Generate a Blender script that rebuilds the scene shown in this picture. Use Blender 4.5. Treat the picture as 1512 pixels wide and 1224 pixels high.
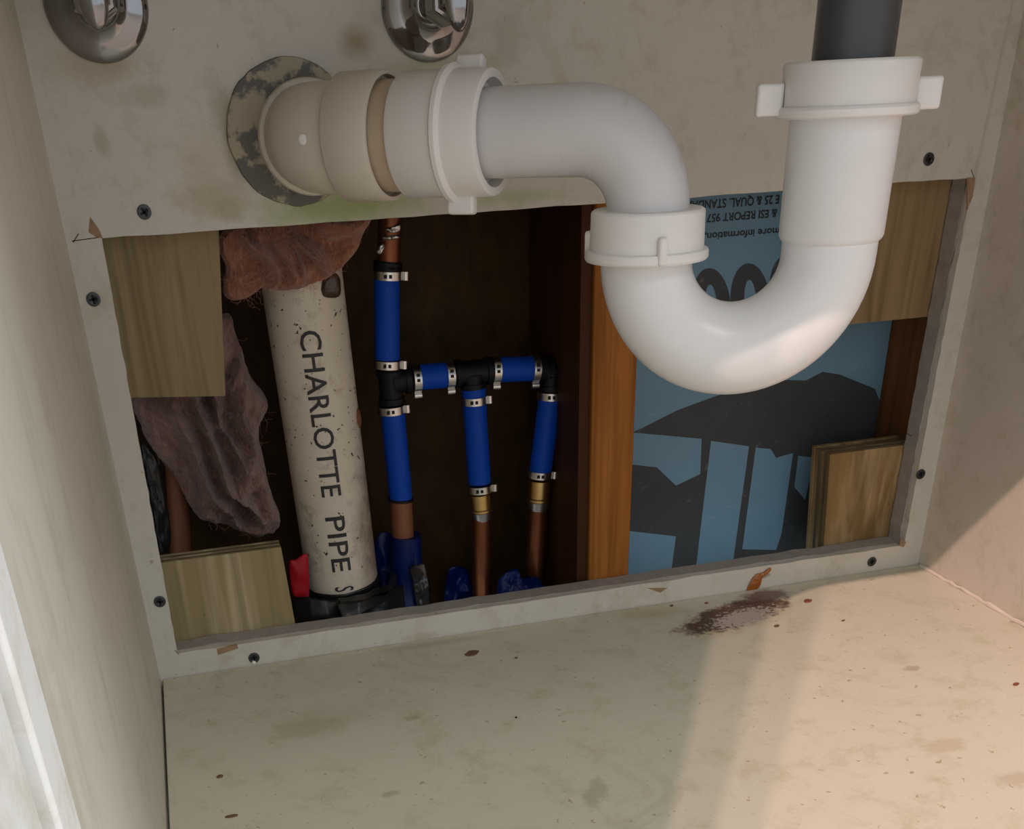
import bpy, bmesh, math, random
from mathutils import Vector, Matrix, noise
random.seed(7)
for o in list(bpy.data.objects): bpy.data.objects.remove(o)
SC = bpy.context.scene
COL = SC.collection
# ------------------------------------------------------------------ camera
CAM_LOC = Vector((.0395, -.5419, .2644)); CAM_ROT = (1.0237, .0403, -.2621); FPX = 1566.8
PPX, PPY = 756-65.28, 612+486.12
cd = bpy.data.cameras.new('camera'); cam = bpy.data.objects.new('camera', cd); COL.objects.link(cam)
cam.location = CAM_LOC; cam.rotation_euler = CAM_ROT
cd.sensor_fit = 'HORIZONTAL'; cd.sensor_width = 36; cd.lens = FPX/1512*36
cd.shift_x = (756-PPX)/1512; cd.shift_y = (PPY-612)/1512; cd.clip_start = .01
SC.camera = cam
# ------------------------------------------------------------------ world, lights, exposure
w = bpy.data.worlds.new('world'); SC.world = w; w.use_nodes = True
bg = w.node_tree.nodes['Background']; bg.inputs[0].default_value = (.88, .95, 1, 1); bg.inputs[1].default_value = .90
def area(name, loc, target, size, power, color):
    l = bpy.data.lights.new(name, 'AREA'); l.size = size; l.energy = power; l.color = color
    o = bpy.data.objects.new(name, l); COL.objects.link(o); o.location = loc
    o.rotation_euler = (Vector(target)-Vector(loc)).to_track_quat('-Z', 'Y').to_euler(); return o
def bulb(name, loc, power, color, r=.03):
    l = bpy.data.lights.new(name, 'POINT'); l.energy = power; l.color = color; l.shadow_soft_size = r
    o = bpy.data.objects.new(name, l); COL.objects.link(o); o.location = loc; return o
area('window_light', (1.9, -.66, .6), (0, -.40, .15),   .36, 15, (.86, .94, 1))
for x in (-.85, -.78, -.71):
    bulb('ceiling_bulb', (x, -1.70, 2.12), 92, (1, .69, .58), .010)
area('floor_fill', (.5, -1.7, 2.1), (.25, -.3, 0), .9, 18, (1, .97, .9))  # soft overhead fill, added to brighten the cabinet floor
SC.view_settings.view_transform = 'Standard'; SC.view_settings.look = 'None'
SC.view_settings.gamma = 1; SC.view_settings.use_curve_mapping = False
SC.view_settings.exposure = 0

# ------------------------------------------------------------------ helpers
ROT = cam.rotation_euler.to_matrix()
def P(px, py, Y):
    """photograph position -> world point on the plane y = Y"""
    d = ROT @ Vector(((px-PPX)/FPX, -(py-PPY)/FPX, -1)); t = (Y-CAM_LOC.y)/d.y
    return CAM_LOC + d*t
def PF(px, py, z=0):
    d = ROT @ Vector(((px-PPX)/FPX, -(py-PPY)/FPX, -1)); t = (z-CAM_LOC.z)/d.z
    return CAM_LOC + d*t
class M_:
    def __init__(s, name):
        s.m = bpy.data.materials.new(name); s.m.use_nodes = True; s.nt = s.m.node_tree
        s.b = s.nt.nodes['Principled BSDF']; s.tc = None
    def n(s, t, **kw):
        x = s.nt.nodes.new(t)
        for k, v in kw.items(): setattr(x, k, v)
        return x
    def l(s, a, b): s.nt.links.new(a, b)
    def pos(s, kind='Object'):
        if not s.tc: s.tc = s.n('ShaderNodeTexCoord')
        return s.tc.outputs[kind]
    def noise(s, scale, detail=4, vec=None, rough=.6, stretch=None, dist=0):
        t = s.n('ShaderNodeTexNoise'); t.inputs['Scale'].default_value = scale; t.inputs['Detail'].default_value = detail
        t.inputs['Roughness'].default_value = rough; t.inputs['Distortion'].default_value = dist
        v = vec or s.pos()
        if stretch:
            mp = s.n('ShaderNodeMapping'); mp.inputs['Scale'].default_value = stretch; s.l(v, mp.inputs[0]); v = mp.outputs[0]
        s.l(v, t.inputs['Vector']); return t.outputs['Fac']
    def ramp(s, fac, a, b, ca=(0,0,0,1), cb=(1,1,1,1)):
        r = s.n('ShaderNodeValToRGB'); r.color_ramp.elements[0].position = a; r.color_ramp.elements[1].position = b
        r.color_ramp.elements[0].color = ca; r.color_ramp.elements[1].color = cb; s.l(fac, r.inputs[0]); return r.outputs[0]
    def mix(s, fac, a, b, mode='MIX'):
        x = s.n('ShaderNodeMix', data_type='RGBA', blend_type=mode)
        for v, i in ((fac, 0), (a, 6), (b, 7)):
            if isinstance(v, (int, float)): x.inputs[i].default_value = v
            elif isinstance(v, tuple): x.inputs[i].default_value = (*v[:3], 1)
            else: s.l(v, x.inputs[i])
        return x.outputs[2]
    def math(s, op, a, b=0.0):
        x = s.n('ShaderNodeMath', operation=op)
        for v, i in ((a, 0), (b, 1)):
            if isinstance(v, (int, float)): x.inputs[i].default_value = v
            else: s.l(v, x.inputs[i])
        return x.outputs[0]
    def blob(s, c, r, soft=.5, wob=.6, nscale=60, detail=5, rot=0):
        """1 inside an irregular stain round c with radii r, 0 outside"""
        mp = s.n('ShaderNodeMapping', vector_type='TEXTURE'); mp.inputs['Location'].default_value = c
        mp.inputs['Scale'].default_value = r; mp.inputs['Rotation'].default_value = (0, 0, rot); s.l(s.pos(), mp.inputs[0])
        ln = s.n('ShaderNodeVectorMath', operation='LENGTH'); s.l(mp.outputs[0], ln.inputs[0])
        nz = s.noise(nscale, detail, rough=.7)
        d = s.math('ADD', ln.outputs['Value'], s.math('MULTIPLY', s.math('SUBTRACT', nz, .5), wob*4))
        return s.ramp(d, 1-soft, 1, (1,1,1,1), (0,0,0,1))
    def bump(s, h, strength=.3, dist=.001):
        b = s.n('ShaderNodeBump'); b.inputs['Strength'].default_value = strength; b.inputs['Distance'].default_value = dist
        s.l(h, b.inputs['Height']); s.l(b.outputs[0], s.b.inputs['Normal'])
    def color(s, c):
        if isinstance(c, tuple): s.b.inputs['Base Color'].default_value = (*c[:3], 1)
        else: s.l(c, s.b.inputs['Base Color'])
    def set(s, rough=.5, metal=0, spec=.5, trans=0):
        s.b.inputs['Roughness'].default_value = rough; s.b.inputs['Metallic'].default_value = metal
        s.b.inputs['Specular IOR Level'].default_value = spec; s.b.inputs['Transmission Weight'].default_value = trans
        return s.m
def lin(r, g, b): return tuple(((c/255)/12.92 if c/255 <= .04045 else ((c/255+.055)/1.055)**2.4) for c in (r, g, b))
def simple(name, c, rough=.5, metal=0, var=.15, scale=80, bump=0, spec=.5):
    m = M_(name); nz = m.noise(scale, 4)
    m.color(m.mix(nz, tuple(x*(1-var) for x in c), tuple(min(1, x*(1+var)) for x in c)))
    if bump: m.bump(m.noise(scale*3, 3), bump, .0005)
    return m.set(rough, metal, spec)

def mesh(name, verts, faces, mat, parent=None, smooth=False, sharp=None):
    me = bpy.data.meshes.new(name); me.from_pydata([tuple(v) for v in verts], [], faces); me.update()
    bm = bmesh.new(); bm.from_mesh(me); bmesh.ops.recalc_face_normals(bm, faces=bm.faces[:]); bm.to_mesh(me); bm.free()
    if smooth:
        for p in me.polygons: p.use_smooth = True
        me.set_sharp_from_angle(angle=math.radians(sharp or 40))
    o = bpy.data.objects.new(name, me); COL.objects.link(o); me.materials.append(mat)
    if parent: o.parent = parent; o.matrix_parent_inverse = Matrix.Translation(parent.location).inverted()
    return o
class G:
    """collects shapes that belong to ONE part"""
    def __init__(s): s.v = []; s.f = []
    def add(s, v, f):
        k = len(s.v); s.v += [Vector(x) for x in v]; s.f += [tuple(i+k for i in q) for q in f]; return s
    def box(s, x0, x1, y0, y1, z0, z1):
        return s.add([(x, y, z) for z in (z0, z1) for y in (y0, y1) for x in (x0, x1)],
                     [(0,2,3,1), (4,5,7,6), (0,1,5,4), (2,6,7,3), (0,4,6,2), (1,3,7,5)])
    def tube(s, pts, rad, seg=32, cap=True):
        pts = [Vector(p) for p in pts]; n = len(pts)
        if isinstance(rad, (int, float)): rad = [rad]*n
        T = [(pts[min(i+1, n-1)]-pts[max(i-1, 0)]).normalized() for i in range(n)]
        a = Vector((0, 0, 1)) if abs(T[0].z) < .9 else Vector((1, 0, 0)); nrm = (a-T[0]*a.dot(T[0])).normalized()
        v = []; f = []
        for i in range(n):
            if i: nrm = (nrm-T[i]*nrm.dot(T[i])).normalized()
            b = T[i].cross(nrm)
            for k in range(seg):
                t = 2*math.pi*k/seg; v.append(pts[i]+(nrm*math.cos(t)+b*math.sin(t))*rad[i])
        for i in range(n-1):
            for k in range(seg):
                k2 = (k+1) % seg; f.append((i*seg+k, i*seg+k2, (i+1)*seg+k2, (i+1)*seg+k))
        if cap: f += [tuple(range(seg))[::-1], tuple(range((n-1)*seg, n*seg))]
        return s.add(v, f)
    def lathe(s, o, axis, prof, seg=48):
        """profile of (distance along axis, radius)"""
        o = Vector(o); ax = Vector(axis).normalized(); a = Vector((0, 0, 1)) if abs(ax.z) < .9 else Vector((1, 0, 0))
        n = (a-ax*a.dot(ax)).normalized(); b = ax.cross(n); v = []; f = []
        for u, r in prof:
            for k in range(seg):
                t = 2*math.pi*k/seg; v.append(o+ax*u+(n*math.cos(t)+b*math.sin(t))*r)
        m = len(prof)
        for i in range(m-1):
            for k in range(seg):
                k2 = (k+1) % seg; f.append((i*seg+k, i*seg+k2, (i+1)*seg+k2, (i+1)*seg+k))
        f += [tuple(range(seg))[::-1], tuple(range((m-1)*seg, m*seg))]
        return s.add(v, f)
    def prism(s, poly, off):
        """planar outline (3-D points) swept by the vector off"""
        n = len(poly); off = Vector(off); p = [Vector(x) for x in poly]
        return s.add(p+[x+off for x in p], [tuple(range(n)), tuple(range(n, 2*n))[::-1]]+[(i, (i+1) % n, n+(i+1) % n, n+i) for i in range(n)])
    def obb(s, c, ax, ay, az):
        c = Vector(c); ax, ay, az = Vector(ax), Vector(ay), Vector(az)
        return s.add([c+ax*i+ay*j+az*k for k in (-1, 1) for j in (-1, 1) for i in (-1, 1)],
                     [(0,2,3,1), (4,5,7,6), (0,1,5,4), (2,6,7,3), (0,4,6,2), (1,3,7,5)])
    def out(s, name, mat, parent=None, smooth=False, bevel=0, sharp=None, bseg=2):
        o = mesh(name, s.v, s.f, mat, parent, smooth, sharp)
        if bevel:
            b = o.modifiers.new('bevel', 'BEVEL'); b.width = bevel; b.segments = bseg; b.limit_method = 'ANGLE'; b.angle_limit = math.radians(45)
            for p in o.data.polygons: p.use_smooth = True
            o.data.set_sharp_from_angle(angle=math.radians(50))
        return o
def tag(o, label, cat, group=None):
    o['label'] = label; o['category'] = cat
    if group: o['group'] = group
    return o
def struct(o): o['kind'] = 'structure'; return o
def thing(name, label, cat, loc, group=None):
    o = bpy.data.objects.new(name, None); COL.objects.link(o); o.location = loc; o.empty_display_size = .02
    return tag(o, label, cat, group)
def nz3(p, f, amp=1): return noise.fractal(Vector(p)*f, 1, 2, 5)*amp
def arc(c, a, b, t0, t1, n):
    c, a, b = Vector(c), Vector(a), Vector(b)
    return [c+a*math.cos(t0+(t1-t0)*i/n)+b*math.sin(t0+(t1-t0)*i/n) for i in range(n+1)]
def pillow(name, outline, Y, tf, tb, mat, parent=None, amp=.3, freq=60, rings=26, per=10, tilt=0, edge=.0, ridge=0, seed=0):
    """soft lumpy body with the given outline (world x, z), bulging tf towards the room and tb into the wall"""
    pts = []
    n = len(outline)
    for i in range(n):
        p0, p1, p2, p3 = (Vector(outline[(i+k-1) % n]) for k in range(4))
        for j in range(per):
            t = j/per
            pts.append(.5*((2*p1)+(p2-p0)*t+(2*p0-5*p1+4*p2-p3)*t*t+(3*p1-p0-3*p2+p3)*t**3))
    c = sum(pts, Vector((0, 0)))/len(pts); v = []; f = []; N = len(pts); so = Vector((seed, seed*1.7, 0))
    for side in (-1, 1):
        for r in range(rings+1):
            q = 1-r/rings if r < rings else .001
            q = math.sin(q*math.pi/2)
            for i, b in enumerate(pts):
                e = 1+edge*nz3((b.x, b.y, seed), freq*2)
                xz = c+(b-c)*q*e; h = math.sqrt(max(0, 1-q*q))
                k = nz3(Vector((xz.x, xz.y, side*.1))+so, freq)
                if ridge: k -= ridge*(1-abs(noise.noise((Vector((xz.x, xz.y, .3))+so)*freq*.6))*3)
                y = Y+side*(tf if side < 0 else tb)*h*(1+amp*k)+tilt*(xz.y-c.y)
                v.append(Vector((xz.x, y, xz.y)))
    L = (rings+1)*N
    for s in (0, 1):
        for r in range(rings):
            for i in range(N):
                j = (i+1) % N; f.append((s*L+r*N+i, s*L+r*N+j, s*L+(r+1)*N+j, s*L+(r+1)*N+i))
    for i in range(N):
        f.append((i, (i+1) % N, L+(i+1) % N, L+i))
    return mesh(name, v, f, mat, parent, True, 75)

# ------------------------------------------------------------------ materials
W = .47
PAINT = (.57, .545, .485)
def paint_mat(name, stains=(), base=PAINT, rough=.45, streak=None, specks=0):
    m = M_(name); a = m.noise(9, 5); b = m.noise(45, 6, rough=.75, stretch=streak)
    c = m.mix(a, tuple(x*.93 for x in base), tuple(x*1.05 for x in base))
    c = m.mix(m.ramp(b, .52, .70), c, tuple(x*k for x, k in zip(base, (.80, .78, .70))))
    c = m.mix(m.math('MULTIPLY', m.ramp(m.noise(20, 6, rough=.8, dist=1.0), .56, .62), .35), c, tuple(x*k for x, k in zip(base, (.78, .76, .66))))
    if specks: c = m.mix(m.ramp(m.noise(190, 3), specks, specks+.03), c, tuple(x*k for x, k in zip(base, (.62, .56, .46))))
    for ctr, rad, col, st, kw in stains:
        bl = m.blob(ctr, rad, **kw)
        c = m.mix(m.math('MULTIPLY', bl, st), c, col)
    m.color(c); m.bump(m.math('ADD', m.noise(26, 4), m.math('MULTIPLY', m.noise(400, 2), .25)), .22, .0012)
    return m.set(rough)
def at(px, py): q = P(px, py, 0); return (q.x, q.y, q.z)
def fl(px, py): q = PF(px, py); return (q.x, q.y, q.z)
BR = (.16, .10, .05); TAN = (.40, .32, .20); GREEN = (.33, .40, .18); PINKW = (.50, .38, .30)
M_back = paint_mat('painted_back_panel', [
    (at(500, 306), (.050, .02, .011), GREEN, 1.0, dict(soft=.7, wob=.3, nscale=70)),
    (at(640, 100), (.035, .02, .006), (.38, .38, .20), .6, dict(soft=.8, wob=.3, nscale=60)),
    (at(760, 290), (.03, .02, .004), GREEN, .5, dict(soft=.6, wob=.5, nscale=120)),
    (at(525, 62), (.010, .02, .008), (.30, .21, .09), .8, dict(soft=.8, wob=.25, nscale=90)),
    (at(310, 290), (.022, .02, .010), TAN, .6, dict(soft=.7, wob=.3, nscale=70)),
    (at(340, 310), (.010, .02, .006), (.34, .29, .15), .6, dict(soft=.6, wob=.3, nscale=120)),
    (at(300, 235), (.015, .02, .014), PINKW, .4, dict(soft=.9, wob=.2, nscale=60)),
    (at(140, 95), (.026, .02, .009), (.38, .31, .21), .6, dict(soft=.7, wob=.25, nscale=80)),
    (at(150, 210), (.004, .02, .008), (.33, .28, .20), .5, dict(soft=.5, wob=.3, nscale=160)),
    (at(220, 140), (.012, .02, .006), (.36, .31, .23), .5, dict(soft=.6, wob=.4, nscale=120)),
    (at(750, 50), (.010, .02, .014), (.40, .36, .28), .5, dict(soft=.5, wob=.45, nscale=120)),
    (at(330, 160), (.008, .02, .012), (.30, .27, .17), .5, dict(soft=.7, wob=.35, nscale=110)),
    (at(345, 215), (.006, .02, .020), (.32, .28, .17), .7, dict(soft=.6, wob=.3, nscale=110)),
    (at(700, 100), (.016, .02, .007), (.42, .39, .30), .6, dict(soft=.4, wob=.4, nscale=110)),
    (at(1128, 850), (.006, .02, .002), BR, .6, dict(soft=.5, wob=.4, nscale=160)),
    (at(620, 940), (.012, .02, .003), (.36, .31, .22), .5, dict(soft=.5, wob=.4, nscale=160)),
], specks=.70)
SR = .28
fs = [(fl(1082, 912), (.048, .020, .02), (.40, .33, .15), .6, dict(soft=.5, wob=.28, nscale=90, rot=SR)),
      (fl(1085, 908), (.043, .0155, .02), (.085, .036, .024), .97, dict(soft=.25, wob=.36, nscale=120, rot=SR)),
      (fl(1128, 880), (.018, .010, .02), (.16, .085, .07), .85, dict(soft=.4, wob=.36, nscale=150, rot=.1)),
      (fl(1098, 912), (.022, .010, .02), (.42, .39, .35), .8, dict(soft=.12, wob=.95, nscale=420, rot=SR)),
      (fl(960, 905), (.03, .012, .01), (.38, .31, .18), .55, dict(soft=.7, wob=.35, nscale=70)),
      (fl(1347, 987), (.006, .003, .01), (.36, .28, .21), .7, dict(soft=.4, wob=.5, nscale=200)),
      (fl(1395, 1100), (.012, .007, .01), (.46, .38, .28), .7, dict(soft=.4, wob=.4, nscale=130)),
      (fl(1500, 1150), (.012, .006, .01), (.40, .31, .22), .5, dict(soft=.5, wob=.4, nscale=130)),
      (fl(640, 950), (.05, .006, .01), (.36, .31, .21), .6, dict(soft=.7, wob=.35, nscale=90)),
      (fl(480, 1060), (.05, .02, .01), (.40, .385, .28), .4, dict(soft=.8, wob=.4, nscale=80)),
      (fl(610, 1060), (.006, .003, .01), (.34, .29, .20), .6, dict(soft=.6, wob=.4, nscale=150)),
      (fl(575, 1172), (.005, .003, .01), (.32, .28, .20), .6, dict(soft=.5, wob=.4, nscale=200)),
      (fl(880, 1170), (.006, .014, .01), (.36, .32, .24), .6, dict(soft=.4, wob=.55, nscale=170, rot=-.5)),
      (fl(450, 1075), (.02, .012, .01), (.36, .34, .245), .5, dict(soft=.5, wob=.5, nscale=140))]
M_floor = paint_mat('painted_cabinet_floor', fs, base=(.555, .52, .42), rough=.5, specks=.665)
M_left = paint_mat('painted_left_side', [((0, -.01, .245), (.02, .004, .012), (.72, .64, .52), .7, dict(soft=.5, wob=.3, nscale=120))], base=(.60, .57, .49), streak=(1, 1, .25))
M_right = paint_mat('painted_right_side', base=(.60, .54, .47))
M_white = paint_mat('white_painted_door', base=(.80, .80, .78))
M_dry = simple('grey_gypsum_core', (.33, .30, .28), .9, var=.3, scale=150, bump=.5)
def wood_mat(name, c1, c2, scale=26, stretch=(1, 1, .05), rough=.55, dist=.6, streaks=(.35, .7)):
    m = M_(name); a = m.noise(scale*6, 3, stretch=stretch, dist=dist); b = m.noise(scale*1.6, 3, stretch=(stretch[0], stretch[1], stretch[2]*1.4), dist=.6)
    c = m.mix(m.ramp(b, *streaks), c1, c2); c = m.mix(m.ramp(a, .45, .7), c, tuple(x*.72 for x in c1))
    c = m.mix(m.ramp(m.noise(120, 3), .72, .78), c, tuple(x*.4 for x in c1))
    m.color(c); m.bump(a, .15, .0006); return m.set(rough, 0, .12)
M_stud = wood_mat('orange_brown_stud_wood', (0.2863, 0.09878, 0.01733), (0.3767, 0.1482, 0.0297), 20, (1, 1, .05))
M_stud_dark = wood_mat('dark_brown_stud_wood', (0.1404, 0.05941, 0.02065), (0.2282, 0.09504, 0.03097), 20, (1, 1, .05))
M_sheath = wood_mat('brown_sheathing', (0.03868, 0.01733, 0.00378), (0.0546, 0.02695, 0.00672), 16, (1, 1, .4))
M_plyA = wood_mat('plywood_face_olive', (0.2448, 0.1831, 0.0962), (0.3366, 0.2623, 0.1468), 24)
M_plyB = wood_mat('plywood_face_tan', (0.2317, 0.1558, 0.07722), (0.3089, 0.219, 0.1158), 24)
M_plyC = wood_mat('plywood_face_yellow', (0.3086, 0.2406, 0.1255), (0.4719, 0.3832, 0.2417), 20, (1, 1, .03), dist=.3, streaks=(.47, .53))
M_plyD = wood_mat('plywood_face_banded', (0.2509, 0.1597, 0.06506), (0.3997, 0.2839, 0.1487), 22, (1, 1, .12), streaks=(.42, .58))
M_plyedge = wood_mat('plywood_inner_ply', (0.144, 0.108, 0.0585), (0.234, 0.18, 0.1014), 24)
def plastic(name, c, rough=.3, var=.05, dirt=0, bump=0, spec=.5, sss=0):
    m = M_(name); n1 = m.noise(30, 5)
    col = m.mix(n1, tuple(x*(1-var) for x in c), tuple(min(1, x*(1+var)) for x in c))
    if dirt: col = m.mix(m.ramp(m.noise(55, 6, rough=.75), .60, .80), col, tuple(x*k for x, k in zip(c, (.68, .6, .5))))
    m.color(col)
    if bump: m.bump(m.noise(500, 2), bump, .0003)
    return m.set(rough, 0, spec)
M_pvc = plastic('white_trap_plastic', (.76, .765, .78), .28, .03)
M_pvc_arm = plastic('grey_white_trap_arm', (.66, .655, .67), .35, .04, 1)
M_nut = plastic('matte_white_nut_plastic', (.78, .765, .75), .42, .03)
M_elb = plastic('cream_white_drain_fitting', (.62, .57, .49), .45, .06, 1)
M_inner = plastic('tan_glue_stained_pipe', (.50, .40, .29), .45, .1, 1)
M_black = plastic('black_poly_fitting', (.006, .006, .007), .45, spec=.2)
M_tail = plastic('dark_grey_tailpiece', (.055, .058, .065), .3, .08)
M_pex = plastic('blue_pex', (.004, .055, .40), .4, .08, spec=.15)
M_bluepl = plastic('blue_plastic_film', (.002, .012, .09), .3, .4, spec=.25)
M_tape = plastic('black_plastic_sheet', (.011, .011, .011), .32, .2, spec=.35)
M_grtape = plastic('grey_foil_tape', (.035, .035, .034), .22, .3, spec=.6)
M_red = plastic('red_plastic', (.34, .006, .014), .45, .1, spec=.25)
m = M_('dark_grey_print'); c = m.mix(m.noise(30, 5), (.035, .04, .044), (.065, .072, .078))
c = m.mix(m.ramp(m.noise(110, 5, rough=.8), .60, .72), c, (.13, .14, .145)); m.color(c); M_print = m.set(.5, 0, .25)
m = M_('blue_foam_board'); c = m.mix(m.noise(25, 4), (.143, .262, .363), (.167, .308, .427))
c = m.mix(m.math('MULTIPLY', m.ramp(m.noise(70, 6, rough=.8, stretch=(.5, 1, 1.6)), .60, .72), .45), c, (.40, .46, .50)); m.color(c); M_foam = m.set(.55, 0, .3)
M_ink = simple('black_ink', (.02, .02, .022), .6, var=.2)
M_steel = simple('stainless_clamp', (.62, .60, .57), .28, 1, .1)
M_chrome = simple('chrome', (.30, .30, .31), .08, 1, .15, 60)
M_screw = simple('grey_phosphate_screw', (.07, .075, .08), .4, .8, .3, 300)
M_hole = simple('dark_recess', (.006, .006, .007), .8, 0, .2)
M_brass = simple('brass', (.62, .42, .16), .35, 1, .2, 120)
M_solder = simple('solder', (.55, .53, .52), .35, 1, .3, 200)
mm = M_('copper'); c = mm.mix(mm.noise(60, 5), (.13, .04, .018), (.30, .11, .05)); mm.color(c); M_copper = mm.set(.42, .85)
mm = M_('dull_copper_sleeve'); c = mm.mix(mm.noise(60, 5), (.20, .07, .032), (.27, .105, .05)); mm.color(c); M_copper2 = mm.set(.55, .3)
def insul(name, c1, c2, c3):
    m = M_(name); a = m.noise(38, 6, rough=.7, dist=1.5); b = m.noise(300, 4, stretch=(1, .6, .35), dist=2)
    c = m.mix(m.ramp(a, .35, .65), c1, c2); c = m.mix(m.ramp(b, .5, .75), c, c3); m.color(c)
    m.bump(b, .9, .002); m.b.inputs['Sheen Weight'].default_value = .3; return m.set(.95, 0, .1)
M_ins1 = insul('pink_glass_wool', (.26, .09, .05), (.38, .165, .105), (.44, .24, .17))
M_ins2 = insul('mauve_glass_wool', (.13, .062, .054), (.26, .145, .12), (.33, .20, .17))
# PVC pipe with grime on its lower right and specks
m = M_('cream_pvc_pipe'); c = m.mix(m.noise(25, 4), (.56, .495, .40), (.68, .61, .50))
c = m.mix(m.ramp(m.noise(60, 6, rough=.75), .54, .74), c, (.30, .22, .15))
c = m.mix(m.math('MULTIPLY', m.blob((.133, .045, .045), (.018, .03, .07), .7, .35, 90), .8), c, (.17, .11, .075))
c = m.mix(m.ramp(m.noise(300, 2), .675, .70), c, (.03, .02, .015))
m.color(c); M_pipe = m.set(.4)
m = M_('grimy_flange_metal'); c = m.mix(m.ramp(m.noise(70, 5), .50, .56), (.10, .10, .088), (.36, .31, .22))
c = m.mix(m.ramp(m.noise(40, 4), .62, .68), c, (.05, .045, .03)); m.color(c); m.bump(m.noise(70, 5), .6, .001); M_flange = m.set(.5)

# ------------------------------------------------------------------ setting: the cabinet
ZT = .43          # underside of the top rail
YF = -.334        # back of the face frame
# back panel with the sawn access hole
hole = [P(150, 352, 0), P(1437, 262, 0), P(1335, 805, 0), P(262, 965, 0)]
outer = [Vector((0, 0, .5)), Vector((W, 0, .5)), Vector((W, 0, -.004)), Vector((0, 0, -.004))]
def plate(name, inner, outer, y0, y1, mat, jit, n=40, parent=None, fr=90, seed=0):
    V = []; F = []; ci = []; co = []
    for k in range(4):
        a, b = inner[k], inner[(k+1) % 4]; c, d = outer[k], outer[(k+1) % 4]
        nv = Vector((-(b-a).z, 0, (b-a).x)).normalized()
        for j in range(n):
            t = j/n; p = a.lerp(b, t)+nv*(jit*nz3((t*3+k*5, seed, 0), fr*.05) if j else 0)
            ci.append(p); co.append(c.lerp(d, t))
    N = 4*n
    for y in (y0, y1):
        V += [Vector((p.x, y, p.z)) for p in ci]+[Vector((p.x, y, p.z)) for p in co]
    for i in range(N):
        j = (i+1) % N
        F += [(i, j, N+j, N+i), (2*N+i, 3*N+i, 3*N+j, 2*N+j), (i, 2*N+i, 2*N+j, j), (N+i, N+j, 3*N+j, 3*N+i)]
    return mesh(name, V, F, mat, parent)
wall_back = struct(plate('wall_back', hole, outer, 0, .004, M_back, .0006, 44, fr=160))
hd = [P(150, 352, .0)+Vector((-.002, 0, .003)), P(1437, 262, 0)+Vector((-.0005, 0, .003)), P(1335, 805, 0)+Vector((-.0012, 0, .0006)), P(262, 965, 0)+Vector((-.001, 0, .0004))]
plate('drywall_layer', hd, outer, .0042, .0155, M_dry, .0010, 60, wall_back, fr=200, seed=3)
# raw chips where the saw ran past the corners
for k, (pts, col) in enumerate((([(133, 320), (146, 338), (152, 352), (142, 350), (131, 343)], 0), ([(1428, 262), (1440, 262), (1436, 290), (1428, 310)], 0),
        ([(320, 958), (350, 951), (352, 957), (322, 967)], 1), ([(955, 868), (985, 868), (975, 875)], 1), ([(1330, 795), (1338, 800), (1334, 808), (1328, 806)], 1))):
    G().prism([P(x, y, 0)+Vector((0, -.0002, 0)) for x, y in pts], (0, .0008, 0)).out('paint_chip', simple('raw_chip', (.30, .19, .11), .8, var=.4, scale=300), wall_back)
for a, b in (((106, 356), (150, 350)), ((108, 358), (116, 345)), ((1434, 250), (1438, 262)), ((258, 960), (264, 966)), ((1340, 640), (1346, 644))):
    G().tube([P(*a, 0), P(*b, 0)], .00018, 6).out('saw_overcut', M_hole, wall_back)
# floor, sides, top, front frame
GAP = .0012
fo = struct(G().box(GAP, W-.0006, -.36, -.0008, -.016, 0).out('floor', M_floor, bevel=.0004))
wall_left = struct(G().box(-.016, 0, YF, .004, -.03, .5).out('wall_left', M_left))
wall_right = struct(G().box(W, W+.016, YF, .004, -.03, .5).out('wall_right', M_right))
struct(G().box(-.05, W+.05, YF-.035, .004, .5, .515).out('ceiling', M_right))
struct(G().box(-.05, .0012, YF-.020, YF, -.10, .5).out('trim_1', M_white, bevel=.0012))
struct(G().box(W-.0012, W+.05, YF-.020, YF, -.10, .5).out('trim_2', M_white, bevel=.0012))
struct(G().box(.0012, W-.0012, YF-.020, YF, ZT, .5).out('trim_3', M_white, bevel=.0012))
d1 = struct(G().box(-.020, -.002, YF-.245, YF-.022, -.01, .42).out('door_1', M_white, bevel=.002))
G().box(-.002, .0005, YF-.235, YF-.032, .0, .41).out('door_panel', M_white, d1, bevel=.001)
struct(G().box(-.30, -.022, YF-.246, YF-.022, -.10, 2.4).out('wall_light_blocker', M_white))  # unseen tall slab, added to cut the bulb light across the floor
struct(G().box(-2.5, 2.5, -3, YF-.03, -.12, -.10).out('floor_room', simple('room_floor', (.35, .30, .26), .5)))
bead = [Vector((W-.0008, -.004-.3*t/60, .0006))+Vector((random.uniform(-1, 1), 0, random.uniform(-1, 1)))*.0005 for t in range(61)]
G().tube(bead, [.0010+random.random()*.0008 for _ in bead], 8).out('caulk_bead', simple('old_caulk', (.66, .58, .50), .6, var=.15), fo, True)
# wall cavity behind the panel
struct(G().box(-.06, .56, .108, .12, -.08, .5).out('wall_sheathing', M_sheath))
struct(G().box(-.06, .56, .017, .107, -.08, -.035).out('wall_bottom_plate', M_sheath))  # unseen; put in below to keep the cavity dark
struct(G().box(-.06, .56, .017, .107, .36, .40).out('wall_top_closure', M_sheath))  # unseen lid over the cavity, added for darkness
struct(G().box(-.075, -.035, .017, .107, -.034, .36).out('wall_side_closure', M_sheath))  # unseen left side of the cavity, added to shut out light

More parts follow.
